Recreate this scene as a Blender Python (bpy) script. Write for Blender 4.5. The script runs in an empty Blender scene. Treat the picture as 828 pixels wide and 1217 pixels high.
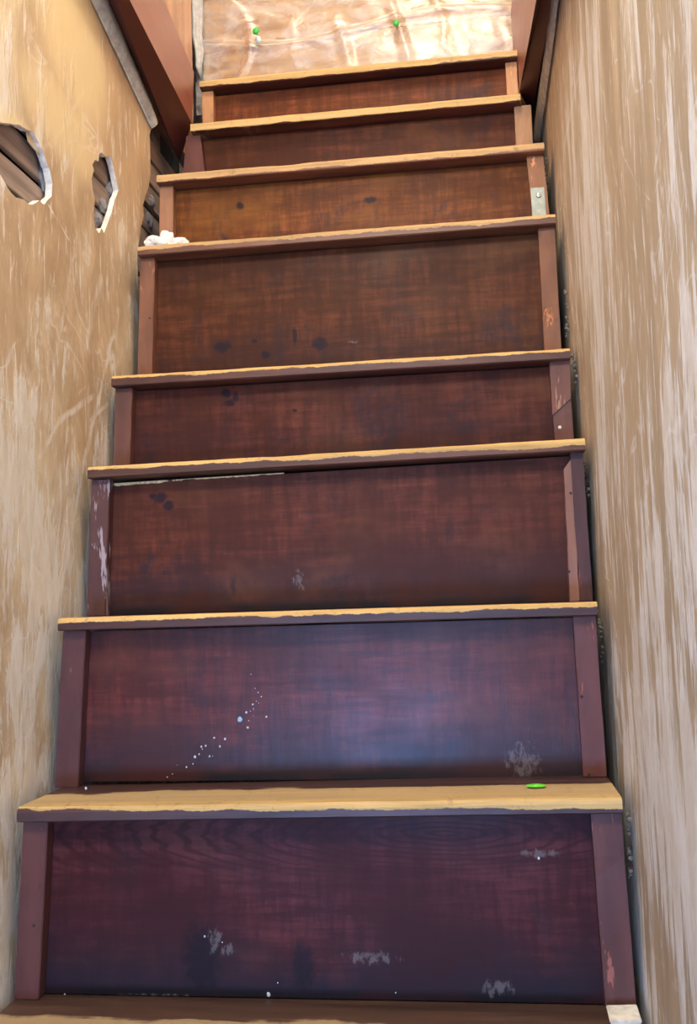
import bpy, bmesh, math, random
from mathutils import Vector, Matrix, noise
from mathutils.geometry import delaunay_2d_cdt
random.seed(4)
C = bpy.context.scene.collection
S = bpy.context.scene

# ------------------------------------------------------------------ camera
F = 1200.0
RT = Vector((0.99099427, 0.1301799, -0.03136146))
UP = Vector((0.04227588, -0.08194274, 0.99573999))
FW = Vector((-0.12705549, 0.98809847, 0.08670826))
EYE = Vector((0.19432, 0.0, 0.21722))
cam = bpy.data.cameras.new('camera')
cam.sensor_fit = 'VERTICAL'
cam.sensor_height = 36.0
cam.lens = 36.0 * F / 1217.0
cam.clip_start = 0.02
co = bpy.data.objects.new('camera', cam)
co.matrix_world = Matrix(((RT.x, UP.x, -FW.x, EYE.x), (RT.y, UP.y, -FW.y, EYE.y), (RT.z, UP.z, -FW.z, EYE.z), (0, 0, 0, 1)))
C.objects.link(co)
S.camera = co

# ------------------------------------------------------------------ light
S.view_settings.view_transform = 'Standard'
S.view_settings.look = 'None'
S.view_settings.gamma = 1.0
S.view_settings.exposure = 0.98
w = bpy.data.worlds.new('world')
S.world = w
w.use_nodes = True
w.node_tree.nodes['Background'].inputs[0].default_value = (0.60, 0.74, 1.0, 1)
w.node_tree.nodes['Background'].inputs[1].default_value = 0.85


def light(name, kind, loc, energy, color, size=0.1, size_y=None, aim=None):
    l = bpy.data.lights.new(name, kind)
    l.energy = energy
    l.color = color
    if kind == 'AREA':
        l.shape = 'RECTANGLE'
        l.size = size
        l.size_y = size_y or size
    else:
        l.shadow_soft_size = size
    o = bpy.data.objects.new(name, l)
    o.location = loc
    if aim:
        o.rotation_euler = (Vector(aim) - Vector(loc)).to_track_quat('-Z', 'Y').to_euler()
    C.objects.link(o)
    return o


light('ceiling_lamp', 'POINT', (0.16, 1.02, 1.88), 11.0, (1.0, 0.86, 0.66), 0.09)
light('window_daylight', 'AREA', (-0.14, -1.25, -0.36), 15.0, (0.16, 0.42, 1.0), 0.45, 0.30, aim=(0.25, 1.0, -0.05))
light('hall_lamp', 'POINT', (-0.02, -0.3, 1.5), 32.0, (1.0, 0.93, 0.82), 0.15)


def at(u, v, ax, val):
    """point of the plane (axis ax = val) that the photograph shows at pixel u, v"""
    d = RT * ((u - 414) / F) + UP * (-(v - 608.5) / F) + FW
    t = (val - EYE[ax]) / d[ax]
    return EYE + d * t


# ------------------------------------------------------------------ node helper
class NT:
    def __init__(s, name):
        s.m = bpy.data.materials.new(name)
        s.m.use_nodes = True
        s.t = s.m.node_tree
        s.b = s.t.nodes['Principled BSDF']
        s.tc = s.t.nodes.new('ShaderNodeTexCoord')

    def n(s, typ, **kw):
        x = s.t.nodes.new('ShaderNode' + typ)
        for k, v in kw.items():
            setattr(x, k, v)
        return x

    def put(s, sock, v):
        if v is None:
            return
        if isinstance(v, (int, float)):
            sock.default_value = v
        elif isinstance(v, (tuple, list)):
            sock.default_value = tuple(v) + ((1,) if len(v) == 3 and len(sock.default_value) == 4 else ())
        else:
            s.t.links.new(v, sock)

    def math(s, op, a, b=None, c=None, clamp=False):
        x = s.n('Math', operation=op, use_clamp=clamp)
        s.put(x.inputs[0], a)
        s.put(x.inputs[1], b)
        s.put(x.inputs[2], c)
        return x.outputs[0]

    def obj(s):
        return s.tc.outputs['Object']

    def sep(s, v=None):
        x = s.n('SeparateXYZ')
        s.put(x.inputs[0], v or s.obj())
        return x.outputs

    def map(s, scale=(1, 1, 1), loc=(0, 0, 0), rot=(0, 0, 0), v=None):
        x = s.n('Mapping')
        s.put(x.inputs[0], v or s.obj())
        x.inputs['Scale'].default_value = scale
        x.inputs['Location'].default_value = loc
        x.inputs['Rotation'].default_value = rot
        return x.outputs[0]

    def noise(s, scale=5, detail=4, rough=.55, dist=0, v=None, seed=0):
        x = s.n('TexNoise', noise_dimensions='4D')
        s.put(x.inputs['Vector'], v or s.obj())
        x.inputs['W'].default_value = seed
        x.inputs['Scale'].default_value = scale
        x.inputs['Detail'].default_value = detail
        x.inputs['Roughness'].default_value = rough
        x.inputs['Distortion'].default_value = dist
        return x.outputs['Fac']

    def ramp(s, f, a, b, lo=0.0, hi=1.0):
        x = s.n('MapRange', interpolation_type='SMOOTHSTEP')
        s.put(x.inputs['Value'], f)
        x.inputs['From Min'].default_value = a
        x.inputs['From Max'].default_value = b
        x.inputs['To Min'].default_value = lo
        x.inputs['To Max'].default_value = hi
        return x.outputs[0]

    def mix(s, f, a, b, mode='MIX'):
        x = s.n('Mix', data_type='RGBA', blend_type=mode)
        s.put(x.inputs[0], f)
        s.put(x.inputs[6], a)
        s.put(x.inputs[7], b)
        return x.outputs[2]

    def blobs(s, u, v, pts, soft=.35, wob=None):
        """max over soft ellipses (u0, v0, ru, rv) in the plane of sockets u, v"""
        out = None
        for (u0, v0, ru, rv) in pts:
            a = s.math('DIVIDE', s.math('SUBTRACT', u, u0), ru)
            b = s.math('DIVIDE', s.math('SUBTRACT', v, v0), rv)
            d = s.math('ADD', s.math('MULTIPLY', a, a), s.math('MULTIPLY', b, b))
            if wob is not None:
                d = s.math('ADD', d, wob)
            k = s.ramp(d, 1 - soft, 1 + soft, 1, 0)
            out = k if out is None else s.math('MAXIMUM', out, k)
        return out

    def segs(s, u, v, lines, width, wob=None):
        """max over soft line segments (u0, v0, u1, v1[, strength])"""
        out = None
        for L in lines:
            u0, v0, u1, v1 = L[:4]
            st = L[4] if len(L) > 4 else 1
            wd = (L[5] if len(L) > 5 else width) * .8
            du, dv = u1 - u0, v1 - v0
            LL = du * du + dv * dv
            pu = s.math('SUBTRACT', u, u0)
            pv = s.math('SUBTRACT', v, v0)
            t = s.math('MULTIPLY_ADD', pu, du / LL, s.math('MULTIPLY', pv, dv / LL), clamp=True)
            a = s.math('MULTIPLY_ADD', t, -du, pu)
            b = s.math('MULTIPLY_ADD', t, -dv, pv)
            d = s.math('SQRT', s.math('ADD', s.math('MULTIPLY', a, a), s.math('MULTIPLY', b, b)))
            k = s.ramp(d, wd * .3, wd, st, 0)
            out = k if out is None else s.math('MAXIMUM', out, k)
        return out

    def bump(s, h, dist=.002, strength=1.0):
        x = s.n('Bump')
        x.inputs['Distance'].default_value = dist
        x.inputs['Strength'].default_value = strength
        s.put(x.inputs['Height'], h)
        s.put(s.b.inputs['Normal'], x.outputs[0])
        return x

    def done(s, col=None, rough=None, spec=None):
        s.put(s.b.inputs['Base Color'], col)
        s.put(s.b.inputs['Roughness'], rough)
        s.put(s.b.inputs['Specular IOR Level'], spec)
        return s.m


def lin(r, g, b):
    return tuple(((c / 255) / 12.92 if c / 255 <= .04045 else ((c / 255 + .055) / 1.055) ** 2.4) for c in (r, g, b))


# ------------------------------------------------------------------ materials
def riser_material(name, base, dark, seed, dirt=.6, spots=(), scuffs=(), figure=0.0, H=.2, vert=.5, gloss=.38, spec=.12):
    """stained plywood panel: local x across, local z up from the panel's foot"""
    k = NT(name)
    base = (base[0] * .94, base[1] * .92, base[2] * .76)
    x, y, z = k.sep()
    grain = k.noise(7, 6, .6, .6, k.map((1.2, 1, 14), (seed, 0, 0)), seed)
    fine = k.noise(60, 4, .65, 0, k.map((.6, 1, 9)), seed + 3)
    vbrush = k.noise(16, 5, .6, .1, k.map((5, 1, .6), (0, 0, seed)), seed + 5)
    cloud = k.noise(7, 4, .6, .3, None, seed + 9)
    c = k.mix(k.ramp(grain, .3, .72), tuple(v * .72 for v in base), tuple(v * 1.28 for v in base))
    c = k.mix(k.ramp(vbrush, .35, .75, 0, vert), c, tuple(v * .55 for v in base))
    c = k.mix(k.ramp(fine, .45, .8, 0, .35), c, tuple(v * 1.6 for v in base))
    hat = k.math('MULTIPLY', k.noise(34, 4, .65, 0, k.map((2.2, 1, .35)), seed + 13), k.noise(30, 4, .65, 0, k.map((.35, 1, 2.4)), seed + 17))
    c = k.mix(k.ramp(hat, .18, .34, .75, 0), c, tuple(v * .45 for v in base))
    c = k.mix(k.ramp(k.noise(5, 3, .6, 0, k.map((1, 1, 1.6)), seed + 23), .5, .7, 0, .6), c, (base[0] * 1.25, base[1] * 1.7, base[2] * 1.3))
    if figure:
        wv = k.n('TexWave', wave_type='RINGS', rings_direction='SPHERICAL')
        k.put(wv.inputs['Vector'], k.map((7, 1, 40), (-1.0, 0, -H * 40 + .6)))
        wv.inputs['Scale'].default_value = 1.6
        wv.inputs['Distortion'].default_value = 5
        wv.inputs['Detail'].default_value = 2
        wv.inputs['Detail Scale'].default_value = 1.2
        fm = k.math('MULTIPLY', k.ramp(wv.outputs['Fac'], .55, .95), k.ramp(z, H - .075, H - .03))
        c = k.mix(k.math('MULTIPLY', fm, figure), c, tuple(v * .45 for v in base))
    # grime along the foot of the panel, ragged
    zz = k.math('ADD', z, k.math('MULTIPLY', k.math('SUBTRACT', cloud, .5), -.22))
    dm = k.ramp(zz, -.005, .10, min(1, dirt * 1.25), 0)
    c = k.mix(dm, c, dark)
    blot = k.noise(13, 6, .7, .5, k.map((1, 1, .7)), seed + 31)
    c = k.mix(k.math('MULTIPLY', k.ramp(blot, .52, .66), k.ramp(z, H * .75, .01, .25, .85)), c, dark)
    c = k.mix(k.ramp(z, .004, .014, .85, 0), c, (.010, .010, .013))
    c = k.mix(k.ramp(cloud, .42, .7, 0, .75), c, tuple(v * .5 for v in base))
    if spots:
        wob = k.math('MULTIPLY', k.math('SUBTRACT', k.noise(110, 3, .6, 0, None, seed), .5), 3.2)
        c = k.mix(k.math('MULTIPLY', k.blobs(x, z, spots, .75, wob), .85), c, (.018, .012, .018))
    if scuffs:
        wob = k.math('MULTIPLY', k.math('SUBTRACT', k.noise(160, 4, .7, 0, k.map((1, 1, .5)), seed), .42), 9.0)
        c = k.mix(k.math('MULTIPLY', k.blobs(x, z, scuffs, .7, wob), .35), c, (.30, .27, .27))
    k.bump(k.math('ADD', k.math('MULTIPLY', grain, .5), k.math('MULTIPLY', vbrush, .6)), .0012, .35)
    return k.done(c, k.ramp(cloud, .3, .7, gloss + .02, gloss + .10), spec)


def tread_material(name, face, bare, seed, wear=.006, top=.03, dirty=.0, lo=.0):
    """stained board, worn to bare wood along its front arris: local y back from the edge, z up from the top"""
    k = NT(name)
    x, y, z = k.sep()
    n1 = k.noise(14, 5, .6, 0, k.map((1, .2, .2), (seed, 0, 0)), seed)
    n2 = k.noise(70, 4, .7, 0, k.map((1, .5, .5)), seed + 2)
    gr = k.noise(30, 5, .65, .3, k.map((.12, 1.4, 1.6)), seed + 4)
    face = (face[0] * .95, face[1] * .85, face[2] * .78)
    brown = k.mix(k.ramp(gr, .3, .7), tuple(v * .6 for v in face), tuple(v * 1.35 for v in face))
    bw = k.mix(k.ramp(gr, .3, .75), bare, tuple(v * .55 for v in bare))
    bw = k.mix(k.ramp(n2, .55, .72, 0, .7), bw, tuple(v * .35 for v in bare))
    # down the front face
    edge = k.math('MULTIPLY_ADD', n1, .014, k.math('MULTIPLY', n2, .005))
    edge = k.math('SUBTRACT', edge, .0095 - wear)
    f = k.ramp(k.math('ADD', z, edge), -.0006, .0006)
    # back over the top
    eb = k.math('SUBTRACT', k.math('MULTIPLY_ADD', n1, .05, k.math('MULTIPLY', gr, .05)), .05 - top)
    b = k.ramp(k.math('SUBTRACT', eb, y), -.004, .004)
    m = k.math('MULTIPLY', f, b)
    bw = k.mix(k.ramp(y, .012, .030, 0, .55), bw, (.42, .31, .19))
    if wear > .007:
        m = k.math('MULTIPLY', m, k.ramp(z, -.0158, -.0148))
    c = k.mix(m, brown, bw)
    c = k.mix(k.ramp(k.noise(200, 3, .6, 0, None, seed), .66, .74, 0, .8), c, tuple(v * .4 for v in face))
    c = k.mix(k.ramp(n2, .70, .78, 0, .8 * (1 - lo)), c, (.42, .36, .33))
    k.bump(k.math('ADD', gr, k.math('MULTIPLY', m, -.4)), .0015, .5)
    return k.done(c, k.math('MULTIPLY_ADD', m, .25, .42), .45)


def painted(name, base, seed, chips=0.0, chipcol=(.5, .45, .42), rough=.45, var=.25, axis=(4, 4, .8)):
    k = NT(name)
    n1 = k.noise(9, 5, .6, .2, k.map(axis, (seed, 0, 0)), seed)
    n2 = k.noise(45, 4, .65, 0, k.map((1, 1, .5)), seed + 1)
    c = k.mix(k.ramp(n1, .3, .7), tuple(v * (1 - var) for v in base), tuple(v * (1 + var) for v in base))
    c = k.mix(k.ramp(n2, .62, .7, 0, .5), c, tuple(v * .45 for v in base))
    if chips:
        n3 = k.noise(26, 4, .7, .4, k.map((1.8, 1.8, .35)), seed + 7)
        c = k.mix(k.ramp(n3, .62 - chips * .1, .66 - chips * .1), c, chipcol)
        k.bump(k.ramp(n3, .62 - chips * .1, .66 - chips * .1, 1, 0), .001, .6)
    else:
        k.bump(n2, .0008, .4)
    return k.done(k.mix(1.0, c, (1.0, .86, .80), 'MULTIPLY') if max(base) < .4 else c, rough, .45)


def plaster_material(name, left):
    """bare tan gypsum under scraped remains of white skim coat; local y along, z up"""
    k = NT(name)
    x, y, z = k.sep()
    tan = (.58, .42, .26) if left else (.53, .415, .28)
    cream = (.86, .76, .54) if left else (.78, .69, .53)
    white = (.89, .86, .78) if left else (.88, .87, .84)
    big = k.noise(2.3, 4, .6, .4, k.map((1, 1, .8)), 2 if left else 8)
    med = k.noise(11, 6, .66, .5, k.map((1, 1.3, .55) if left else (1, 1.7, .32)), 3)
    streak = k.noise(26, 6, .7, .35, k.map((1, 1.25, .30) if left else (1, 1.4, .16), (0, 0, 0), (.22 if left else .05, 0, 0)), 5)
    fine = k.noise(120, 4, .7, 0, k.map((1, 1, .5)), 6)
    rid = k.math('ABSOLUTE', k.math('SUBTRACT', k.noise(4.5, 3, .5, 1.2, None, 11), .5))
    c = k.mix(k.ramp(med, .32, .68), tuple(v * .86 for v in tan), tuple(v * 1.14 for v in tan))
    c = k.mix(k.ramp(k.math('ADD', big, k.math('MULTIPLY', med, .5)), .68, .95, 0, .85), c, cream)
    amt = k.math('MULTIPLY_ADD', big, -.40, .725) if left else k.math('MULTIPLY_ADD', big, -.6, .805)
    # more skim left on the lower half
    amt = k.math('ADD', amt, k.ramp(z, -.2, .8, -.015, .03) if left else k.ramp(z, -.2, .7, -.05, .03))
    if not left:
        amt = k.math('ADD', amt, k.ramp(y, .64, .98, -.045, .012))
    d = k.math('SUBTRACT', k.math('MULTIPLY_ADD', med, .45, k.math('MULTIPLY', streak, .55)), amt)
    sk = k.ramp(d, -.018, .03)
    white2 = k.mix(k.ramp(k.noise(19, 5, .7, .4, k.map((1, 1.6, .4)), 41), .38, .62), tuple(v * w for v, w in zip(white, (.86, .80, .72))), white)
    c = k.mix(k.math('MULTIPLY', sk, k.ramp(fine, .35, .65, .72, 1)), c, white2)
    c = k.mix(k.math('MULTIPLY', k.ramp(rid, .0, .012, 1, 0), k.ramp(med, .42, .58, 0, .55)), c, white)
    c = k.mix(k.ramp(k.noise(38, 5, .7, .3, k.map((1, 2.2, .35), (0, 3, 0), (.5 if left else .12, 0, 0)), 13), .54, .66, 0, .8), c, white)
    c = k.mix(k.ramp(fine, .66, .76, 0, .45), c, tuple(v * .55 for v in tan))
    if left:
        def P(u, v):
            p = at(u, v, 0, WL)
            return (p.y, p.z)
        L = []
        for (a, b, st, wd) in (((135, 395), (98, 560), .8, .009), ((98, 560), (72, 700), .8, .008), ((72, 700), (28, 900), .6, .010), ((45, 545), (34, 720), .7, .005), ((34, 720), (22, 880), .5, .005),
                               ((45, 545), (70, 500), .8, .006), ((70, 500), (112, 470), .7, .008), ((88, 300), (45, 545), .25, .007),
                               ((100, 110), (60, 175), .5, .006), ((0, 148), (30, 196), .0, .004), ((22, 900), (55, 760), .6, .014), ((58, 245), (82, 285), .7, .003), ((42, 180), (20, 150), .6, .002),
                               ((128, 480), (108, 500), .6, .006), ((16, 500), (4, 640), .5, .012), ((120, 330), (100, 420), .35, .012)):
            L.append(P(*a) + P(*b) + (st, wd))
        wy = k.math('MULTIPLY_ADD', k.math('SUBTRACT', k.noise(30, 4, .7, 0, None, 21), .5), .030, y)
        s2 = k.segs(wy, z, L, .01)
        c = k.mix(k.math('MULTIPLY', s2, k.ramp(streak, .40, .54, .15, 1)), c, white)
        # yellow-cream remains of the upper coat
        B = []
        for (u, v, ru, rv) in ((92, 60, 34, 90), (80, 150, 40, 45), (15, 160, 30, 25)):
            p, q, r = at(u, v, 0, WL), at(u + ru, v, 0, WL), at(u, v + rv, 0, WL)
            B.append((p.y, p.z, abs(q.y - p.y), abs(r.z - p.z)))
        wob = k.math('MULTIPLY', k.math('SUBTRACT', med, .5), 3.0)
        c = k.mix(k.math('MULTIPLY', k.blobs(y, z, B, .8, wob), .85), c, (.86, .71, .42))
    else:
        def P(u, v):
            p = at(u, v, 0, WR)
            return (p.y, p.z)
        L = []
        for (a, b, st, wd) in (((727, 820), (735, 880), .8, .010), ((730, 960), (765, 1200), .6, .012), ((760, 600), (775, 760), .5, .012), ((690, 60), (668, 180), .4, .012), ((668, 250), (690, 420), .4, .012),
                               ((755, 880), (775, 1010), .45, .010), ((700, 420), (712, 560), .5, .012)):
            L.append(P(*a) + P(*b) + (st, wd))
        wy = k.math('MULTIPLY_ADD', k.math('SUBTRACT', k.noise(24, 4, .7, 0, None, 21), .5), .040, y)
        s2 = k.segs(wy, z, L, .01)
        c = k.mix(k.math('MULTIPLY', s2, k.ramp(streak, .34, .56, .3, 1)), c, white)
    h = k.math('ADD', k.math('MULTIPLY', sk, .5), k.math('ADD', k.math('MULTIPLY', med, .8), k.math('MULTIPLY', fine, .25)))
    k.bump(h, .003, .5)
    return k.done(c, .72, .3)


WL, WR = -.345, .340          # wall faces


def simple(name, col, rough=.5, spec=.5, metal=0.0, bump=0):
    k = NT(name)
    n = k.noise(80, 4, .6)
    c = k.mix(k.ramp(n, .3, .7), tuple(v * .8 for v in col), tuple(min(1, v * 1.15) for v in col))
    if bump:
        k.bump(n, bump, .7)
    k.b.inputs['Metallic'].default_value = metal
    return k.done(c, rough, spec)


M = {}
M['wall_left'] = plaster_material('scraped plaster left', True)
M['wall_right'] = plaster_material('scraped plaster right', False)
M['plaster_white'] = simple('broken gypsum', (.86, .83, .74), .85, .2, 0, .002)
M['grey_plaster'] = simple('grey cove plaster', (.93, .86, .74), .75, .2, 0, .0006)
M['lath'] = painted('old lath', (.34, .31, .29), 3, 0, rough=.8, var=.3, axis=(1, .6, 10))
M['crumb'] = simple('dusty crumbs', (.22, .19, .15), .9, .1)
M['dark_cavity'] = simple('cavity sheathing', (.10, .11, .13), .9, .1, 0, .003)
M['maroon'] = painted('maroon painted board', (.085, .026, .020), 5, 0, rough=.42, var=.12, axis=(3, .5, 3))
M['red_board'] = painted('red brown fascia', (.30, .115, .085), 6, 0, rough=.4, var=.12, axis=(3, .6, 3))
M['tan_wood'] = painted('bare tan wood', (.50, .27, .12), 9, 0, rough=.6, var=.3, axis=(5, 5, .6))
M['metal'] = simple('zinc plate', (.36, .38, .31), .38, .5, .35)
M['green'] = simple('green plastic', (.05, .50, .06), .3, .5)
M['lime'] = simple('lime plastic', (.16, .75, .05), .4, .5)
M['pin_reflect'] = simple('pale blue reflection', (.55, .75, .80), .15, .6)  # colour of the painted bluish reflection below the left pin
M['paint_drop'] = simple('pale paint', (.62, .66, .70), .45, .5)
M['blue_drop'] = simple('pale blue paint', (.32, .58, .75), .45, .5)
M['bare'] = painted('pale gap light', (.85, .66, .33), 4, .35, (.10, .05, .04), .6, .3, (30, 1, 1))  # pale colour standing for light that shows through the riser gap
M['floor'] = painted('floor boards', (.20, .12, .07), 4, 0, rough=.5)
M['ceiling'] = simple('ceiling plaster', (.72, .66, .56), .8, .2)


def sheet_material():
    k = NT('clear plastic sheeting')
    t = k.t
    n = k.noise(10, 5, .6, 1.2, k.map((1, 1, 2.0)), 2)
    n2 = k.noise(38, 4, .6, .8, None, 4)
    f = k.ramp(k.math('ADD', n, k.math('MULTIPLY', n2, .3)), .46, .82, .03, .42)  # milky film; its whiter bands put reflections into the diffuse colour
    tr = k.n('BsdfTransparent')
    df = k.n('BsdfDiffuse')
    df.inputs[0].default_value = (.72, .70, .70, 1)
    gl = k.n('BsdfGlossy')
    gl.inputs['Roughness'].default_value = .30
    gl.inputs[0].default_value = (.95, .95, .95, 1)
    b = k.n('Bump')
    b.inputs['Distance'].default_value = .003
    k.put(b.inputs['Height'], n)
    t.links.new(b.outputs[0], gl.inputs['Normal'])
    m1 = k.n('MixShader')
    k.put(m1.inputs[0], f)
    t.links.new(tr.outputs[0], m1.inputs[1])
    t.links.new(df.outputs[0], m1.inputs[2])
    fr = k.n('Fresnel')
    fr.inputs[0].default_value = 1.5
    m2 = k.n('MixShader')
    k.put(m2.inputs[0], k.math('MULTIPLY_ADD', fr.outputs[0], 1.0, .03, clamp=True))
    t.links.new(m1.outputs[0], m2.inputs[1])
    t.links.new(gl.outputs[0], m2.inputs[2])
    t.links.new(m2.outputs[0], t.nodes['Material Output'].inputs[0])
    return k.m


M['sheet'] = sheet_material()


def plank_material():
    k = NT('honey boards')
    oi = k.n('ObjectInfo')
    g = k.noise(8, 6, .6, .8, k.map((1.0, 1, 9)), 3)
    v = k.noise(14, 4, .6, .3, k.map((3.0, 1, .5)), 6)
    c = k.mix(k.ramp(g, .3, .7), (.30, .15, .045), (.48, .27, .085))
    c = k.mix(k.ramp(v, .45, .7, 0, .5), c, (.34, .16, .06))
    k.bump(g, .001, .4)
    return k.done(c, .45, .4)


M['plank'] = plank_material()


# ------------------------------------------------------------------ builders
def finish(name, bm, mat, parent=None, loc=(0, 0, 0), smooth=False, rot=None):
    bmesh.ops.recalc_face_normals(bm, faces=bm.faces)
    me = bpy.data.meshes.new(name)
    bm.to_mesh(me)
    bm.free()
    if mat:
        me.materials.append(mat)
    if smooth:
        for p in me.polygons:
            p.use_smooth = True
    o = bpy.data.objects.new(name, me)
    o.location = loc
    if rot:
        o.rotation_euler = rot
    C.objects.link(o)
    if parent:
        o.parent = parent
        wl = Vector((0, 0, 0))
        p = parent
        while p:
            wl += p.location
            p = p.parent
        o.location = Vector(loc) - wl
    return o


def tag(o, label=None, cat=None, group=None, kind=None):
    for k, v in (('label', label), ('category', cat), ('group', group), ('kind', kind)):
        if v:
            o[k] = v
    return o


def empty(name, loc, **kw):
    o = bpy.data.objects.new(name, None)
    o.empty_display_size = .05
    o.location = loc
    C.objects.link(o)
    return tag(o, **kw)


def prism(corners_bottom, corners_top, bevel=0.0, cuts=0, jit=0.0, seed=0):
    """hexahedron from two quads"""
    bm = bmesh.new()
    a = [bm.verts.new(c) for c in corners_bottom]
    b = [bm.verts.new(c) for c in corners_top]
    bm.faces.new(a[::-1])
    bm.faces.new(b)
    for i in range(4):
        j = (i + 1) % 4
        bm.faces.new((a[i], a[j], b[j], b[i]))
    if bevel:
        bmesh.ops.bevel(bm, geom=list(bm.edges), offset=bevel, segments=2, affect='EDGES')
    if cuts:
        bmesh.ops.subdivide_edges(bm, edges=[e for e in bm.edges if e.calc_length() > .06], cuts=cuts)
        for v in bm.verts:
            v.co += noise.noise_vector(v.co * 40 + Vector((seed, 0, 0))) * jit
    return bm


def box(x0, x1, y0, y1, z0, z1, bevel=0.0, **kw):
    return prism([(x0, y0, z0), (x1, y0, z0), (x1, y1, z0), (x0, y1, z0)],
                 [(x0, y0, z1), (x1, y0, z1), (x1, y1, z1), (x0, y1, z1)], bevel, **kw)


# ------------------------------------------------------------------ staircase
OV, BT = .014, .018            # nosing overhang, batten thickness
TH = .016                      # tread thickness at the nose
Y = {0: .984, 1: 1.089, 2: 1.195, 3: 1.300, 4: 1.404, 5: 1.507, 6: 1.613, 7: 1.718, 8: 1.823}
# tread ends: xl, zl, xr, zr (top front arris)
T = {0: (-.338, -.213, .332, -.213), 1: (-.328, -.002, .329, .005), 2: (-.325, .206, .326, .206), 3: (-.327, .408, .333, .413),
     4: (-.331, .556, .330, .556), 5: (-.324, .788, .329, .788), 6: (-.325, .951, .326, .949),
     7: (-.2938, 1.0896, .2981, 1.0884), 8: (-.3037, 1.2272, .3021, 1.2264)}
stairs = empty('staircase', (0, .984, -.42),
               label='steep wooden staircase with dark red-brown risers and worn bare tread edges', cat='staircase')


def noise1(x, s):
    return noise.noise(Vector((x, s * 7.3, s * 1.7)))


def make_tread(k, mat, chip=.0016):
    xl, zl, xr, zr = T[k]
    yb = (Y[k + 1] if k < 8 else Y[8] + .16) + OV + BT - Y[k] - .001
    n = 90
    bm = bmesh.new()
    rows = []
    xc, zc = (xl + xr) / 2, (zl + zr) / 2
    for i in range(n + 1):
        x = xl + (xr - xl) * i / n
        zt = (zl + (zr - zl) * i / n) - zc
        a = noise1(x * 14, k) * chip + noise1(x * 60, k + 5) * chip * .6
        b = max(0, noise1(x * 9, k + 9) - .25) * chip * 5          # a few bigger chips
        s = noise1(x * 30, k + 3) * .0007
        prof = [(yb, 0), (.010, 0 + a * .2), (.0045 + b, a * .4 - b * .3), (.0012 + b * .6, -.0022 - abs(a) - b * .7), (s, -.005 - abs(a)),
                (s * .6, -TH * .6), (0 + s, -TH + .0015), (.0018, -TH + s), (yb, -TH)]
        rows.append([bm.verts.new((x - xc, p[0], zt + p[1])) for p in prof])
    m = len(rows[0])
    for i in range(n):
        for j in range(m):
            q = (j + 1) % m
            bm.faces.new((rows[i][j], rows[i + 1][j], rows[i + 1][q], rows[i][q]))
    bm.faces.new(rows[0])
    bm.faces.new(rows[-1][::-1])
    return finish('tread', bm, mat, stairs, (xc, Y[k], zc))


bareY = (.80, .50, .17)
tm = {
    0: tread_material('tread wood 0', (.10, .06, .045), (.55, .36, .17), 1.0, .010, .075),
    1: tread_material('tread wood 1', (.075, .040, .040), (.74, .50, .20), 2.1, .0065, .085),
    2: tread_material('tread wood 2', (.085, .040, .034), bareY, 3.3, .0055, .05),
    3: tread_material('tread wood 3', (.13, .062, .040), bareY, 4.7, .0070, .05),
    4: tread_material('tread wood 4', (.12, .052, .036), bareY, 5.2, .0050, .05),
    5: tread_material('tread wood 5', (.17, .080, .045), (.66, .41, .17), 6.9, .0075, .05),
    6: tread_material('tread wood 6', (.20, .085, .045), (.66, .41, .17), 7.4, .0125, .05),
    7: tread_material('tread wood 7', (.13, .048, .026), (.66, .43, .16), 8.8, .0155, .05),
    8: tread_material('tread wood 8', (.10, .035, .022), (.66, .43, .16), 9.1, .0135, .10),
}
treads = {k: make_tread(k, tm[k]) for k in range(9)}

RC = (.15, .038, .022)
DK = (.022, .020, .030)


def rmat(k, **kw):
    return riser_material('riser panel %d' % k, kw.pop('base', RC), kw.pop('dark', DK), 1.7 * k + .3, **kw)


def px(u, v, k):
    """photo pixel -> local x, z on riser k's panel"""
    p = at(u, v, 1, Y[k] + OV + BT)
    return (p.x, p.z - (T[k - 1][1] + T[k - 1][3]) / 2)


def pxs(k, *a):
    r = []
    for (u, v, ru, rv) in a:
        x, z = px(u, v, k)
        s = (Y[k] / F)
        r.append((x, z, ru * s, rv * s))
    return r


rm = {
    0: rmat(0),
    1: rmat(1, spec=.13, gloss=.36, base=(.110, .028, .036), dirt=.8, figure=.7, H=.19, vert=.25, scuffs=pxs(1, (640, 1015, 22, 5), (270, 1130, 14, 8), (440, 1138, 30, 8), (590, 1175, 20, 10), (180, 1185, 60, 4), (255, 1118, 9, 16)),
            spots=pxs(1, (240, 1140, 22, 40), (360, 1150, 12, 30))),
    2: rmat(2, spec=.32, gloss=.30, base=(.160, .036, .032), dirt=.75, vert=.35, H=.19, scuffs=pxs(2, (622, 905, 22, 20), (210, 932, 120, 2.5))),
    3: rmat(3, spec=.17, base=(.165, .045, .028), dirt=.6, spots=pxs(3, (190, 592, 8, 7), (200, 601, 7, 6), (182, 590, 5, 4)), scuffs=pxs(3, (355, 690, 8, 12))),
    4: rmat(4, base=(.150, .042, .027), dirt=.4, spots=pxs(4, (268, 468, 6, 6), (280, 472, 4, 7), (272, 479, 7, 4), (350, 488, 3, 2))),
    5: rmat(5, base=(.135, .042, .019), dirt=.45, spots=pxs(5, (264, 412, 10, 8), (316, 422, 6, 5), (302, 405, 4, 3), (380, 408, 9, 8), (350, 400, 3, 12)), scuffs=pxs(5, (420, 406, 8, 2))),
    6: rmat(6, base=(.24, .075, .022), dirt=.3, spots=pxs(6, (285, 245, 5, 5), (440, 238, 8, 4))),
    7: rmat(7, base=(.13, .036, .016), dirt=.2),
    8: rmat(8, base=(.20, .055, .020), dirt=.2),
}
risers = {}
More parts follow.
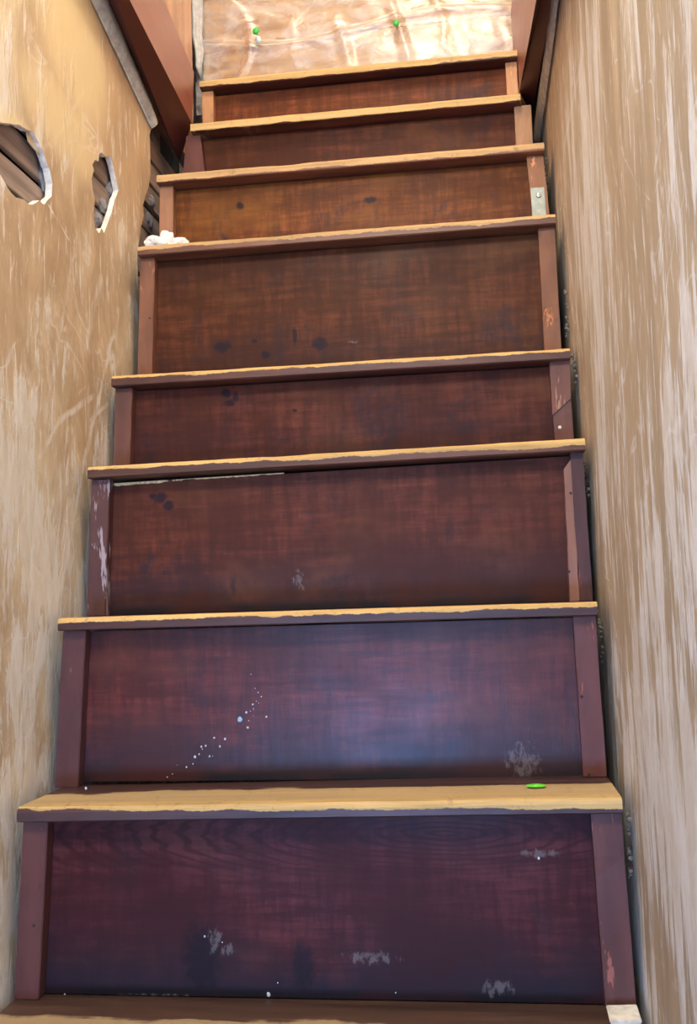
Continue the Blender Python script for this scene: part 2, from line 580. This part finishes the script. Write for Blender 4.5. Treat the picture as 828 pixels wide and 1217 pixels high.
for k in range(0, 9):
    zb = (-.42 if k == 0 else (T[k - 1][1] + T[k - 1][3]) / 2)
    xl, xr = (-.327, .326) if k < 7 else ((-.312, .318) if k == 7 else (-.300, .300))
    y0 = Y[k] + OV + BT
    zl, zr = T[k][1] - TH - zb - .0018, T[k][3] - TH - zb - .0018
    if k == 3:
        zl -= .004
    bm = prism([(xl, 0, .0002), (xr, 0, .0002), (xr, .012, .0002), (xl, .012, .0002)],
               [(xl, 0, zl - .0002), (xr, 0, zr - .0002), (xr, .012, zr - .0002), (xl, .012, zl - .0002)], .0008)
    risers[k] = finish('riser', bm, rm[k], stairs, (0, y0, zb))

# battens up both sides of every riser: (outer x at top, at foot, width, inner width at foot)
bat = {
    0: ((-.336, -.338, .030), (.330, .331, .030)),
    1: ((-.327, -.339, .029), (.329, .334, .031)),
    2: ((-.3245, -.3365, .030), (.325, .328, .026)),
    3: ((-.327, -.336, .026), (.331, .334, .016)),
    4: ((-.330, -.3365, .026), (.328, .331, .026)),
    5: ((-.324, -.333, .024), (.328, .329, .025)),
    6: ((-.324, -.328, .024), (.325, .332, .027)),
    8: ((-.3030, -.3040, .022), (.3015, .3020, .021)),
}
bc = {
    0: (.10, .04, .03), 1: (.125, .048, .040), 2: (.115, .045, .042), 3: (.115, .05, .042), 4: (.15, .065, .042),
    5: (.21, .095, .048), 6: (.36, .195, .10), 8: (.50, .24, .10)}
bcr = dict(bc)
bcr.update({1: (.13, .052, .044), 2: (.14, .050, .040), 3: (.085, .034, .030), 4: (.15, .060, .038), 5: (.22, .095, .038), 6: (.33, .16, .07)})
for k, pair in bat.items():
    zb = (-.42 if k == 0 else (T[k - 1][1] + T[k - 1][3]) / 2)
    for s, (xt, xf, wd) in zip((-1, 1), pair):
        zt = (T[k][1] if s < 0 else T[k][3]) - TH
        zf = (-.42 if k == 0 else (T[k - 1][1] if s < 0 else T[k - 1][3]))
        H = zt - zf
        x0, x1 = (xf, xf + wd) if s < 0 else (xf - wd, xf)
        t0, t1 = (xt, xt + wd) if s < 0 else (xt - wd, xt)
        bm = prism([(x0, 0, .0003), (x1, 0, .0003), (x1, BT - .0002, .0003), (x0, BT - .0002, .0003)],
                   [(t0, 0, H - .0003), (t1, 0, H - .0003), (t1, BT - .0002, H - .0003), (t0, BT - .0002, H - .0003)], .0009, cuts=8, jit=.0006, seed=k * 3 + s)
        chips = 0.0
        if k == 3 and s < 0:
            chips = .75
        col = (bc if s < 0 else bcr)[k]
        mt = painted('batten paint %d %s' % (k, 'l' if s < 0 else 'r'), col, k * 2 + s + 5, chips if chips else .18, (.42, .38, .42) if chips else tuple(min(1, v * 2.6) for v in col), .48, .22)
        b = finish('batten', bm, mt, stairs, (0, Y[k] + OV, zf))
        if k == 3 and s < 0:
            b['label'] = 'batten with flaking paint'
# a second, paler slip beside the right batten of the third riser
x1 = bat[3][1][1] - .0163
zf = T[2][3]
bm = prism([(x1 - .012, 0, .0003), (x1, 0, .0003), (x1, .0155, .0003), (x1 - .012, .0155, .0003)],
           [(x1 - .012, 0, .17), (x1 - .002, 0, .183), (x1 - .002, .0155, .183), (x1 - .012, .0155, .17)], .0008, cuts=8, jit=.0009, seed=9)
tag(finish('packing_strip', bm, painted('pale brown strip', (.30, .155, .105), 12, .2, (.08, .05, .04), .5, .15), stairs, (0, Y[3] + OV + .0003, zf)), 'pale brown packing strip')
# nails in the battens
def nail(u, v, k, col, r=.0016, name='nail'):
    p = at(u, v, 1, Y[k] + OV - .0005)
    bm = bmesh.new()
    bmesh.ops.create_uvsphere(bm, u_segments=10, v_segments=6, radius=r, matrix=Matrix.Diagonal((1, .5, 1, 1)))
    return finish(name, bm, col, stairs, p, True)


M['black'] = simple('dark nail', (.03, .025, .025), .5)
nail(665, 508, 4, M['plaster_white'], .0026, 'putty_dab')
for (u, v, k) in ((676, 679, 3), (678, 586, 3), (679, 1075, 1), (700, 920, 2), (691, 828, 2), (40, 1100, 1), (178, 378, 5)):
    nail(u, v, k, M['black'])
# patch on the foot of the fourth riser's right batten
a, b_, c_, d_ = [at(u, v, 1, Y[4] + OV) for (u, v) in ((656, 494), (678, 474), (682, 519), (658, 519))]
bm = prism([(a.x, -.0022, a.z), (b_.x, -.0022, b_.z), (c_.x, -.0022, max(c_.z, .5575)), (d_.x, -.0022, .5575)],
           [(a.x, -.0003, a.z), (b_.x, -.0003, b_.z), (c_.x, -.0003, max(c_.z, .5575)), (d_.x, -.0003, .5575)], .0004)
finish('patch', bm, painted('patch paint', (.17, .072, .048), 3, .2, (.4, .25, .18)), stairs, (0, Y[4] + OV, 0))

# seventh riser: one pale block at the right, the board end at the left
p0, p1 = at(612, 150, 1, Y[7] + OV), at(632, 150, 1, Y[7] + OV)
bm = box(p0.x, p1.x, 0, BT - .0003, .0005, T[7][3] - TH - T[6][3] - .0005, .0008)
finish('batten', bm, painted('pale batten', (.36, .21, .10), 3, .1, (.8, .6, .4)), stairs, (0, Y[7] + OV, T[6][3]))
p0, p1 = at(214, 190, 1, Y[7] + OV), at(246, 190, 1, Y[7] + OV)
bm = prism([(p0.x, 0, .0005), (p1.x, 0, .0005), (p1.x, BT - .0003, .0005), (p0.x, BT - .0003, .0005)],
           [(p0.x + .012, 0, .1215), (p1.x - .012, 0, .1215), (p1.x - .012, BT - .0003, .1215), (p0.x + .012, BT - .0003, .1215)], .0008)
finish('batten', bm, painted('dark batten', (.11, .036, .024), 3, 0), stairs, (0, Y[7] + OV, T[6][1]))

# pale ragged strip under the third tread: light through the gap, put into its colour
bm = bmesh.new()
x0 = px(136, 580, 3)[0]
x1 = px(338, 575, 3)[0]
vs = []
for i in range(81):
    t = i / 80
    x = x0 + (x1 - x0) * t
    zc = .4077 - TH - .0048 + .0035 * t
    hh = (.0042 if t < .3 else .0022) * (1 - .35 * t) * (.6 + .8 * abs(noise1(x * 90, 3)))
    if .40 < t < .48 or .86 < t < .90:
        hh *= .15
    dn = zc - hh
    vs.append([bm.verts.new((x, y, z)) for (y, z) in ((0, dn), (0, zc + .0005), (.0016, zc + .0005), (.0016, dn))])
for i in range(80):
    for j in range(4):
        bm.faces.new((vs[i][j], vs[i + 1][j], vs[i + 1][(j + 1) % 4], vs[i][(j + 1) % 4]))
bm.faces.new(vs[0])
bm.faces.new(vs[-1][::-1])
tag(finish('gap_light_strip', bm, M['bare'], stairs, (0, Y[3] + OV + BT - .0018, 0)), 'pale strip standing for light through the gap')

# paint splatter on the second riser
pts = [(483, 345, 20, 1), (518, 307, 11, 0), (553, 262, 9, 0), (557, 287, 5, 0), (540, 300, 4, 0), (526, 390, 11, 0), (531, 352, 5, 0), (627, 331, 9, 0), (583, 198, 6, 0),
       (600, 220, 6, 0), (566, 175, 4, 0), (544, 98, 4, 0), (573, 245, 4, 0), (586, 255, 4, 0), (343, 446, 9, 0), (402, 452, 11, 0), (373, 493, 9, 0), (296, 489, 8, 0),
       (272, 494, 9, 0), (278, 507, 5, 0), (317, 547, 9, 0), (334, 545, 4, 0), (260, 535, 7, 0), (237, 551, 12, 0), (226, 588, 6, 0), (191, 606, 8, 0), (114, 643, 5, 0), (86, 660, 6, 0), (139, 595, 3, 0), (555, 325, 3, 0)]


def drops(name, lst, k, mat, parent):
    bm = bmesh.new()
    for (u, v, r) in lst:
        p = at(u, v, 1, Y[k] + OV + BT)
        r = r * Y[k] / F
        m = Matrix.Translation((p.x, Y[k] + OV + BT, p.z)) @ Matrix.Diagonal((1, .28, random.uniform(1.0, 1.25), 1))
        g = bmesh.ops.create_icosphere(bm, subdivisions=2, radius=r, matrix=m)
        for vv in g['verts']:
            vv.co += noise.noise_vector(vv.co * 300) * r * .25
    o = finish(name, bm, mat, parent, (0, 0, 0), True)
    o['kind'] = 'stuff'
    return o


o = drops('paint_drops', [(180 + a / 4.6, 780 + b / 4.6, r / 4.6 * .62) for a, b, r, q in pts if not q], 2, M['paint_drop'], risers[2])
o['label'] = 'white paint splashes'
o = drops('paint_drop', [(180 + a / 4.6, 780 + b / 4.6, r / 4.6 * .75) for a, b, r, q in pts if q], 2, M['blue_drop'], risers[2])
del o['kind']
o['label'] = 'pale blue paint splash'
o = drops('paint_drops', [(319, 1182, 2.6), (264, 1120, 1), (243, 1113, 1.2), (102, 937, 1.6), (77, 1182, 1.2), (330, 1168, .8), (640, 1020, 1.4), (470, 1180, 1)], 1, M['paint_drop'], risers[1])
o['label'] = 'small white paint specks'

# zinc plate on the sixth riser's right batten
pa, pb = at(631, 224, 1, Y[6] + OV), at(650, 251, 1, Y[6] + OV)
zf = T[5][3]
br = finish('bracket', prism([(pa.x, -.0022, .001), (pb.x - .001, -.0022, .001), (pb.x - .001, -.0004, .001), (pa.x, -.0004, .001)],
                             [(pa.x - .001, -.0022, pa.z - zf), (pb.x - .003, -.0022, pa.z - zf), (pb.x - .003, -.0004, pa.z - zf), (pa.x - .001, -.0004, pa.z - zf)], .0005),
            M['metal'], stairs, (0, Y[6] + OV, zf))
br['label'] = 'grey metal angle plate'
p = at(640, 232, 1, Y[6] + OV - .003)
bm = bmesh.new()
bmesh.ops.create_uvsphere(bm, u_segments=14, v_segments=8, radius=.0045, matrix=Matrix.Diagonal((1, .45, 1, 1)))
finish('screw', bm, simple('screw head', (.75, .78, .72), .25, .6, .6), br, p, True)

# ------------------------------------------------------------------ walls
def poly_in(p, poly):
    c = False
    n = len(poly)
    for i in range(n):
        a, b = poly[i], poly[(i + 1) % n]
        if (a[1] > p[1]) != (b[1] > p[1]) and p[0] < (b[0] - a[0]) * (p[1] - a[1]) / (b[1] - a[1]) + a[0]:
            c = not c
    return c


def rough_loop(pts, step=.006, amp=.0022, seed=0):
    out = []
    n = len(pts)
    for i in range(n):
        a, b = Vector(pts[i]), Vector(pts[(i + 1) % n])
        L = (b - a).length
        m = max(1, min(40, int(L / step))) if L < .5 else 1
        for j in range(m):
            q = a.lerp(b, j / m)
            if j and L < .5:
                q += Vector((noise.noise(Vector((q.x * 90, q.y * 90, seed))), noise.noise(Vector((q.y * 90, q.x * 90, seed + 4))))) * amp
            out.append((q.x, q.y))
    return out


def plaster_wall(name, X, out, outline, holes, mat, thick=.009, amp=.0022, seed=0):
    """plaster slab of face plane X with ragged holes; out = -1/+1 towards the stair"""
    loops = [outline] + holes
    vs, es = [], []
    for L in loops:
        s = len(vs)
        vs += [Vector(p) for p in L]
        es += [(s + i, s + (i + 1) % len(L)) for i in range(len(L))]
    ys = [p[0] for p in outline]
    zs = [p[1] for p in outline]
    yy = min(ys) + .02
    while yy < max(ys):
        zz = min(zs) + .02
        while zz < max(zs):
            q = (yy + random.uniform(-.008, .008), zz + random.uniform(-.008, .008))
            if poly_in(q, outline) and not any(poly_in(q, h) for h in holes):
                vs.append(Vector(q))
            zz += .032
        yy += .032
    V, E_, Fc = delaunay_2d_cdt(vs, es, [], 0, 1e-6)[:3]
    bm = bmesh.new()

    def disp(p):
        return (noise.noise(Vector((p[0] * 3.1, p[1] * 2.3, seed))) + .35 * noise.noise(Vector((p[0] * 11, p[1] * 8, seed)))) * amp
    fr = [bm.verts.new((X + out * disp(p), p[0], p[1])) for p in V]
    bk = [bm.verts.new((X - out * thick, p[0], p[1])) for p in V]
    edges = {}
    for f in Fc:
        c = ((V[f[0]][0] + V[f[1]][0] + V[f[2]][0]) / 3, (V[f[0]][1] + V[f[1]][1] + V[f[2]][1]) / 3) if len(f) == 3 else None
        if c is None or not poly_in(c, outline) or any(poly_in(c, h) for h in holes):
            continue
        bm.faces.new([fr[i] for i in f])
        bm.faces.new([bk[i] for i in f][::-1])
        for i in range(3):
            e = (f[i], f[(i + 1) % 3])
            kk = tuple(sorted(e))
            edges[kk] = None if kk in edges else e
    rim = []
    for e in edges.values():
        if e:
            rim.append(bm.faces.new((fr[e[1]], fr[e[0]], bk[e[0]], bk[e[1]])))
    for r in rim:
        r.material_index = 1
    loose = [v for v in bm.verts if not v.link_faces]
    bmesh.ops.delete(bm, geom=loose, context='VERTS')
    for f in bm.faces:
        f.smooth = f.material_index == 0
    for e in bm.edges:
        if any(f.material_index == 1 for f in e.link_faces):
            e.smooth = False
    o = finish(name, bm, mat)
    o.data.materials.append(M['plaster_white'])
    o['kind'] = 'structure'
    return o


def onL(*pts):
    return [(lambda p: (p.y, p.z))(at(u, v, 0, WL)) for (u, v) in pts]


hole1 = onL((-24, 150), (-6, 144), (2, 146), (12, 147), (22, 148), (31, 154), (38, 156), (46, 170), (52, 184), (58, 200), (62, 218), (61, 233), (56, 238), (52, 243), (46, 238), (40, 242), (34, 243), (27, 237), (18, 235), (10, 226), (0, 208), (-16, 190))
hole2 = onL((121, 181), (126, 186), (131, 185), (135, 198), (138, 212), (141, 226), (137, 236), (134, 248), (128, 266), (124, 277), (121, 271), (118, 277), (113, 270), (111, 256), (113, 238), (110, 222), (109, 212), (112, 202), (110, 196), (113, 190), (117, 192), (118, 184))
torn = onL((182, 146), (178, 160), (179, 190), (179, 204), (177, 222), (173, 232), (170, 244), (171, 256), (168, 268), (166, 282), (163, 300))
YB = 2.35
outline = [(.1, -.42), (YB, -.42), (YB, .72), (torn[-1][0], .74)] + torn[::-1] + [(torn[0][0] - .02, 2.05), (.1, 2.05)]
outline = rough_loop(outline, .006, .0015, 3)
wl = plaster_wall('wall_left', WL, 1, outline, [rough_loop(hole1, .004, .0018, 1), rough_loop(hole2, .004, .0018, 2)], M['wall_left'], seed=1)

# laths behind the plaster, one object each
zz = .60
i = 0
lath_z = []
while zz < 1.40:
    h = random.uniform(.034, .040)
    lath_z.append((zz, h))
    zz += h + random.uniform(.006, .010)
for i, (z, h) in enumerate(lath_z):
    tl = random.uniform(-.012, .012)
    y1 = (2.05 if i % 3 else 1.93) if z + h < 1.085 else 1.645
    bm = box(WL - .0215, WL - .0145, .75, y1, z, z + h, .001, cuts=10, jit=.0018, seed=i * 3.1)
    for v in bm.verts:
        v.co.z += (v.co.y - 1.4) * tl
    finish('lath', bm, M['lath'], wl)
for y in (.95, 1.34, 1.72, 2.10):
    finish('stud', box(WL - .085, WL - .021, y, y + .045, .4, 2.0, .001), M['lath'], wl)
bm = box(WL - .11, WL - .09, .1, YB, -.42, 2.05)
tag(finish('wall_left_backing', bm, M['dark_cavity']), kind='structure').name = 'wall_backing_left'  # dark outer backing wall of the cavity behind the laths
# crumpled building paper and plaster lumps pressed between the laths
def lump(name, pos, size, mat, parent, seed, flat=1.0, sub=3, amp=.45, smooth=False):
    bm = bmesh.new()
    bmesh.ops.create_icosphere(bm, subdivisions=sub, radius=1)
    for v in bm.verts:
        n_ = noise.noise(v.co * 1.7 + Vector((seed, 0, 0))) + .5 * noise.noise(v.co * 4.3 + Vector((0, seed, 0)))
        v.co *= 1 + amp * n_
        v.co = Vector((v.co.x * size[0], v.co.y * size[1], max(v.co.z * size[2], -size[2] * flat)))
    return finish(name, bm, mat, parent, pos, smooth)


M['grey_key'] = simple('grey plaster key', (.30, .31, .35), .85, .2, 0, .003)
for j, (u, v, sy, sz) in enumerate(((122, 246, .020, .012), (116, 262, .014, .012), (129, 225, .012, .014), (52, 205, .02, .03), (176, 262, .016, .014), (179, 240, .012, .012))):
    p = at(u, v, 0, WL - .016)
    lump('plaster_lump', p, (.006, sy, sz), M['grey_key'], wl, j * 2.3, amp=.35)

# a torn paper flap hanging inside the left hole
fl = [(36, 152), (42, 158), (47, 170), (50, 184), (48, 184), (40, 176), (34, 168), (32, 158)]
bm = bmesh.new()
a = [bm.verts.new(at(u, v, 0, WL - .004)) for u, v in fl]
b = [bm.verts.new(v.co - Vector((.0015, 0, 0))) for v in a]
bm.faces.new(a)
bm.faces.new(b[::-1])
for i in range(len(a)):
    bm.faces.new((a[i], b[i], b[(i + 1) % len(a)], a[(i + 1) % len(a)]))
finish('plaster_flake', bm, M['wall_left'], wl)

# right wall
outR = rough_loop([(.1, -.42), (YB, -.42), (YB, 2.05), (.1, 2.05)])
wr = plaster_wall('wall_right', WR + .002, -1, outR, [], M['wall_right'], amp=.0016, seed=6)
bm = box(WR + .0125, WR + .03, .1, YB, -.42, 2.05)
tag(finish('wall_backing_right', bm, M['dark_cavity']), kind='structure')  # dark backing wall behind the right plaster
# crumbling render stuck in the joint beside the steps
for j, (u0, v0, u1, v1) in enumerate(((745, 965, 748, 1045), (672, 345, 674, 405), (679, 420, 684, 455), (692, 545, 698, 590), (710, 725, 716, 790), (648, 185, 650, 240))):
    bm = bmesh.new()
    for q in range(18):
        t = random.random()
        p = at(u0 + (u1 - u0) * t + random.uniform(-1, 2), v0 + (v1 - v0) * t, 0, WR - .002)
        r = random.uniform(.0012, .0030)
        g = bmesh.ops.create_icosphere(bm, subdivisions=1, radius=r, matrix=Matrix.Translation(p))
        for v in g['verts']:
            v.co += noise.noise_vector(v.co * 400) * r * .6
    tag(finish('plaster_crumbs', bm, M['crumb'], wr), kind='stuff')

# boards lining the side of the opening above, both sides
def strip_board(name, inner, outer, up, mat_edge, mat_face, Xin, Xout):
    """inner / outer: lower arris points far -> near; up: upper inner arris points far -> near"""
    bm = bmesh.new()
    (i0, i1), (o0, o1), (u0, u1) = inner, outer, up
    t0, t1 = Vector((Xout, u0.y, u0.z)), Vector((Xout, u1.y, u1.z))
    v = [bm.verts.new(p) for p in (i0, o0, t0, u0, i1, o1, t1, u1)]
    fs = []
    for q in ((0, 1, 2, 3), (4, 5, 6, 7), (0, 1, 5, 4), (1, 2, 6, 5), (2, 3, 7, 6), (3, 0, 4, 7)):
        fs.append(bm.faces.new([v[i] for i in q]))
    fs[5].material_index = 1
    fs[4].material_index = 1
    o = finish(name, bm, mat_edge)
    o.data.materials.append(mat_face)
    o['kind'] = 'structure'
    return o


def ext(a, b, k):
    return b + (b - a) * k


XI = -.298
i0, i1 = at(228, 147, 0, XI), at(154, 0, 0, XI)
o0, o1 = at(213, 192, 0, WL + .012), at(128, 0, 0, WL + .012)
u0, u1 = at(237, 98, 0, XI), at(205, 0, 0, XI)
u1 = ext(u0, u1, 1.3)
# far end follows the foot of the board down past the seventh tread
i1e, o1e = ext(i0, i1, .7), ext(o0, o1, .7)
strip_board('trim_1', (i0, i1e), (o0, o1e), (Vector((XI, i0.y + .02, u0.z)), Vector((XI, i1e.y, i1e.z + .16))), M['maroon'], M['red_board'], XI, WL + .012)

XI = .3035
i0, i1 = at(617, 109, 0, XI), at(637, 0, 0, XI)
o0, o1 = at(632, 138, 0, WR - .008), at(656, 0, 0, WR - .008)
i1e, o1e = ext(i0, i1, .8), ext(o0, o1, .8)
strip_board('trim_2', (i0, i1e), (o0, o1e), (Vector((XI, i0.y + .3, i0.z + .28)), Vector((XI, i1e.y, i1e.z + .26))), M['maroon'], M['red_board'], XI, WR - .008)


# rounded plaster cove between the left wall and its board, and beside the right board
def cove(name, a0, a1, b0, b1, mat, bulge, n=8, m=26):
    """curved strip between edge a (on wall) and edge b (at board), far -> near"""
    bm = bmesh.new()
    g = []
    for i in range(m + 1):
        t = i / m
        a = a0.lerp(a1, t)
        b = b0.lerp(b1, t)
        row = []
        for j in range(n + 1):
            s = j / n
            p = a.lerp(b, s) + bulge * math.sin(math.pi * s)
            p += noise.noise_vector(p * 30) * .0012
            row.append(bm.verts.new(p))
        g.append(row)
    for i in range(m):
        for j in range(n):
            bm.faces.new((g[i][j], g[i][j + 1], g[i + 1][j + 1], g[i + 1][j]))
    bmesh.ops.solidify(bm, geom=list(bm.faces), thickness=.004)
    return finish(name, bm, mat, None, smooth=True)


a0, a1 = at(180, 153, 0, WL + .0015), at(108, 0, 0, WL + .0015)
b0, b1 = at(186, 140, 0, WL + .011), at(129, 0, 0, WL + .011)
cv = cove('plaster_cove', a0, ext(a0, a1, .8), b0, ext(b0, b1, .8), M['grey_plaster'], Vector((.006, 0, -.002)))
cv.parent = wl
a0, a1 = at(641, 172, 0, WR - .002), at(664, 0, 0, WR - .002)
b0, b1 = at(632, 168, 0, WR - .009), at(655, 0, 0, WR - .009)
cv = cove('plaster_cove', a0, ext(a0, a1, .8), b0, ext(b0, b1, .8), simple('pale cove plaster', (.78, .72, .60), .7, .3, 0, .0015), Vector((-.003, 0, -.003)))
cv.parent = wr

YW = 1.985
# a post beyond the left board, wood the colour of the landing
XL3 = at(228, 40, 1, 1.93).x
tag(finish('trim_3', box(WL - .024, XL3, 1.66, 1.93, 1.10, 2.0, .001), painted('brown post', (.50, .26, .14), 5, .2, (.6, .45, .3))), kind='structure')

# ------------------------------------------------------------------ back wall boards, plastic sheet, pins
YW = 1.985
wb = empty('wall_back', (0, YW, 1.15))
wb['kind'] = 'structure'
pz = at(520, 26, 1, YW).z
z = pz - .105 - .105
n = 0
while z < 2.0:
    h = .103
    finish('plank', box(-.34, .335, YW, YW + .014, z, z + h, .0012), M['plank'], wb)
    z += h + .002
bm = box(-.46, .46, YB, YB + .02, -.42, 2.05)
tag(finish('wall_far', bm, M['dark_cavity']), kind='structure').name = 'wall_far_end'  # far wall closing the stairwell behind the boards

sheet = empty('plastic_sheet', (0, YW - .012, 1.22), label='crumpled clear plastic sheet hung over boards above the top step', cat='plastic sheet')
bm = bmesh.new()
nx, nz = 150, 110
g = []
xa, xb = at(234, 60, 1, YW).x, .330
for j in range(nz + 1):
    row = []
    for i in range(nx + 1):
        x = xa + (xb - xa) * i / nx
        z = 1.232 + .60 * j / nz
        q = Vector((x * 5, z * 9, 1))
        r1 = abs(noise.noise(q + Vector((noise.noise(q * 1.7), noise.noise(q * 1.3 + Vector((9, 0, 0))), 0)) * .9))
        r2 = abs(noise.noise(Vector((x * 14 + z * 9, z * 16, 5))))
        fx = x * 26 + 5 * noise.noise(Vector((x * 3, z * 4, 2)))
        r3 = max(0, 1 - abs(((fx + z * 6) % 3.1) - .5) * 2.2) * max(0, noise.noise(Vector((x * 6, z * 7, 8))) + .25)
        r4 = max(0, 1 - abs(z - 1.385 - .02 * math.sin(x * 9)) * 90)
        y = YW - .016 + .007 * r1 + .003 * r2 - .010 * r3 - .006 * r4
        row.append(bm.verts.new((x, min(y, YW - .002), z)))
    g.append(row)
for j in range(nz):
    for i in range(nx):
        bm.faces.new((g[j][i], g[j][i + 1], g[j + 1][i + 1], g[j + 1][i]))
finish('film', bm, M['sheet'], sheet, smooth=True)
# gathered milky edge at the left
bm = bmesh.new()
rows = []
e = [(240, 94, 3), (237, 78, 8), (238, 60, 11), (235, 40, 13), (236, 20, 14), (235, 0, 15), (235, -30, 15), (236, -90, 15)]
for (u, v, wd) in e:
    row = []
    for j in range(7):
        s = j / 6
        p = at(u - wd * .6 + wd * s, v, 1, YW - .034 - .005 * math.sin(s * 9) - .003 * math.sin(v * .3 + j))
        row.append(bm.verts.new(p))
    rows.append(row)
for i in range(len(rows) - 1):
    for j in range(6):
        bm.faces.new((rows[i][j], rows[i][j + 1], rows[i + 1][j + 1], rows[i + 1][j]))
bmesh.ops.solidify(bm, geom=list(bm.faces), thickness=.001)
tag(finish('gathered_edge', bm, simple('milky plastic', (.93, .93, .92), .3, .6), sheet, smooth=True), 'milky white gathered edge')


def pin(u, v, label, s=1.0):
    p = at(u, v, 1, YW - .034)
    t = empty('push_pin', p, label=label, cat='push pin', group='push pins in the plastic sheet')
    bm = bmesh.new()
    bmesh.ops.create_uvsphere(bm, u_segments=16, v_segments=10, radius=.0078 * s, matrix=Matrix.Diagonal((1, .6, 1, 1)))
    finish('pin_head', bm, M['green'], t, p, True)
    bm = bmesh.new()
    bmesh.ops.create_cone(bm, segments=10, radius1=.0012, radius2=.0012, depth=.022, cap_ends=True, matrix=Matrix.Translation((0, .013, 0)) @ Matrix.Rotation(math.pi / 2, 4, 'X'))
    finish('pin_shaft', bm, M['metal'], t, p)
    return t


t = pin(304, 37, 'green round push pin with pale blue reflection under it, left end of the sheet', .95)
p = at(307, 47, 1, YW - .034)
tag(lump('pin_reflection', p, (.0052, .004, .008), M['pin_reflect'], t, 3, amp=.2, smooth=True), 'pale blue reflection')  # bluish reflection below the pin, modelled as a small solid lump
pin(470.5, 27.5, 'plain green round push pin right of the middle of the plastic sheet', .85)

# ------------------------------------------------------------------ bits lying on the treads
# broken plaster on the fifth tread: one pale heap with chunks that can be told apart
def chunk(u0, u1, vt, z0, y, dep, label, seed, group=None):
    a, b = at(u0, vt, 1, y), at(u1, vt, 1, y)
    h = max(.004, a.z - z0)
    c = Vector(((a.x + b.x) / 2, y + dep / 2, z0 + h * .42))
    o = lump('plaster_chunk', c, ((b.x - a.x) / 2 * .95, dep / 2, h * .62), M['plaster_white'], None, seed, flat=.66, amp=.3)
    o.location.z = z0 + h * .62 * .66 + .0004
    return tag(o, label, 'plaster chunk', 'broken plaster pieces on the treads')


chunk(166, 196, 279, .788, Y[5] + .006, .03, 'broken white plaster lump at left end of tread, touching the torn wall', 1.0)
chunk(185, 205, 273, .788, Y[5] + .022, .022, 'tallest white plaster lump on the tread below the wall hole', 4.4)
chunk(199, 222, 281, .788, Y[5] + .012, .024, 'small flat white plaster lump, rightmost of the broken pieces on the tread', 7.7)
# wedge of white plaster at the right end of the lowest tread
p0, p1 = at(719, 1200, 1, Y[1] - .008), at(758, 1200, 1, Y[1] - .008)
z0 = -.2125
bm = prism([(p0.x + .004, Y[1] - .030, z0), (p1.x - .001, Y[1] - .030, z0), (p1.x - .001, Y[1] + .008, z0), (p0.x + .004, Y[1] + .008, z0)],
           [(p0.x, Y[1] - .034, z0 + .009), (p1.x, Y[1] - .034, z0 + .010), (p1.x, Y[1] + .010, z0 + .011), (p0.x + .002, Y[1] + .008, z0 + .010)], .001, cuts=6, jit=.003, seed=4)
tag(finish('plaster_chunk', bm, M['plaster_white']), 'cream wedge of broken plaster at right end of the lowest visible tread', 'plaster chunk', 'broken plaster pieces on the treads')
# lime green scrap on the first tread
p = at(637, 937, 2, .0045)
bm = bmesh.new()
bmesh.ops.create_uvsphere(bm, u_segments=20, v_segments=8, radius=1, matrix=Matrix.Diagonal((.0115, .006, .0022, 1)))
tag(finish('plastic_scrap', bm, M['lime'], None, (p.x, p.y + .004, .0045 + .0021), True), 'small lime green plastic scrap at the back of the lowest full tread', 'plastic scrap').name = 'plastic_scrap'

# ------------------------------------------------------------------ shell
tag(finish('floor', box(-.46, .46, -1.0, YB, -.44, -.42), M['floor']), kind='structure')
tag(finish('ceiling', box(-.46, .46, .1, YB + .02, 2.05, 2.07), M['ceiling']), kind='structure')
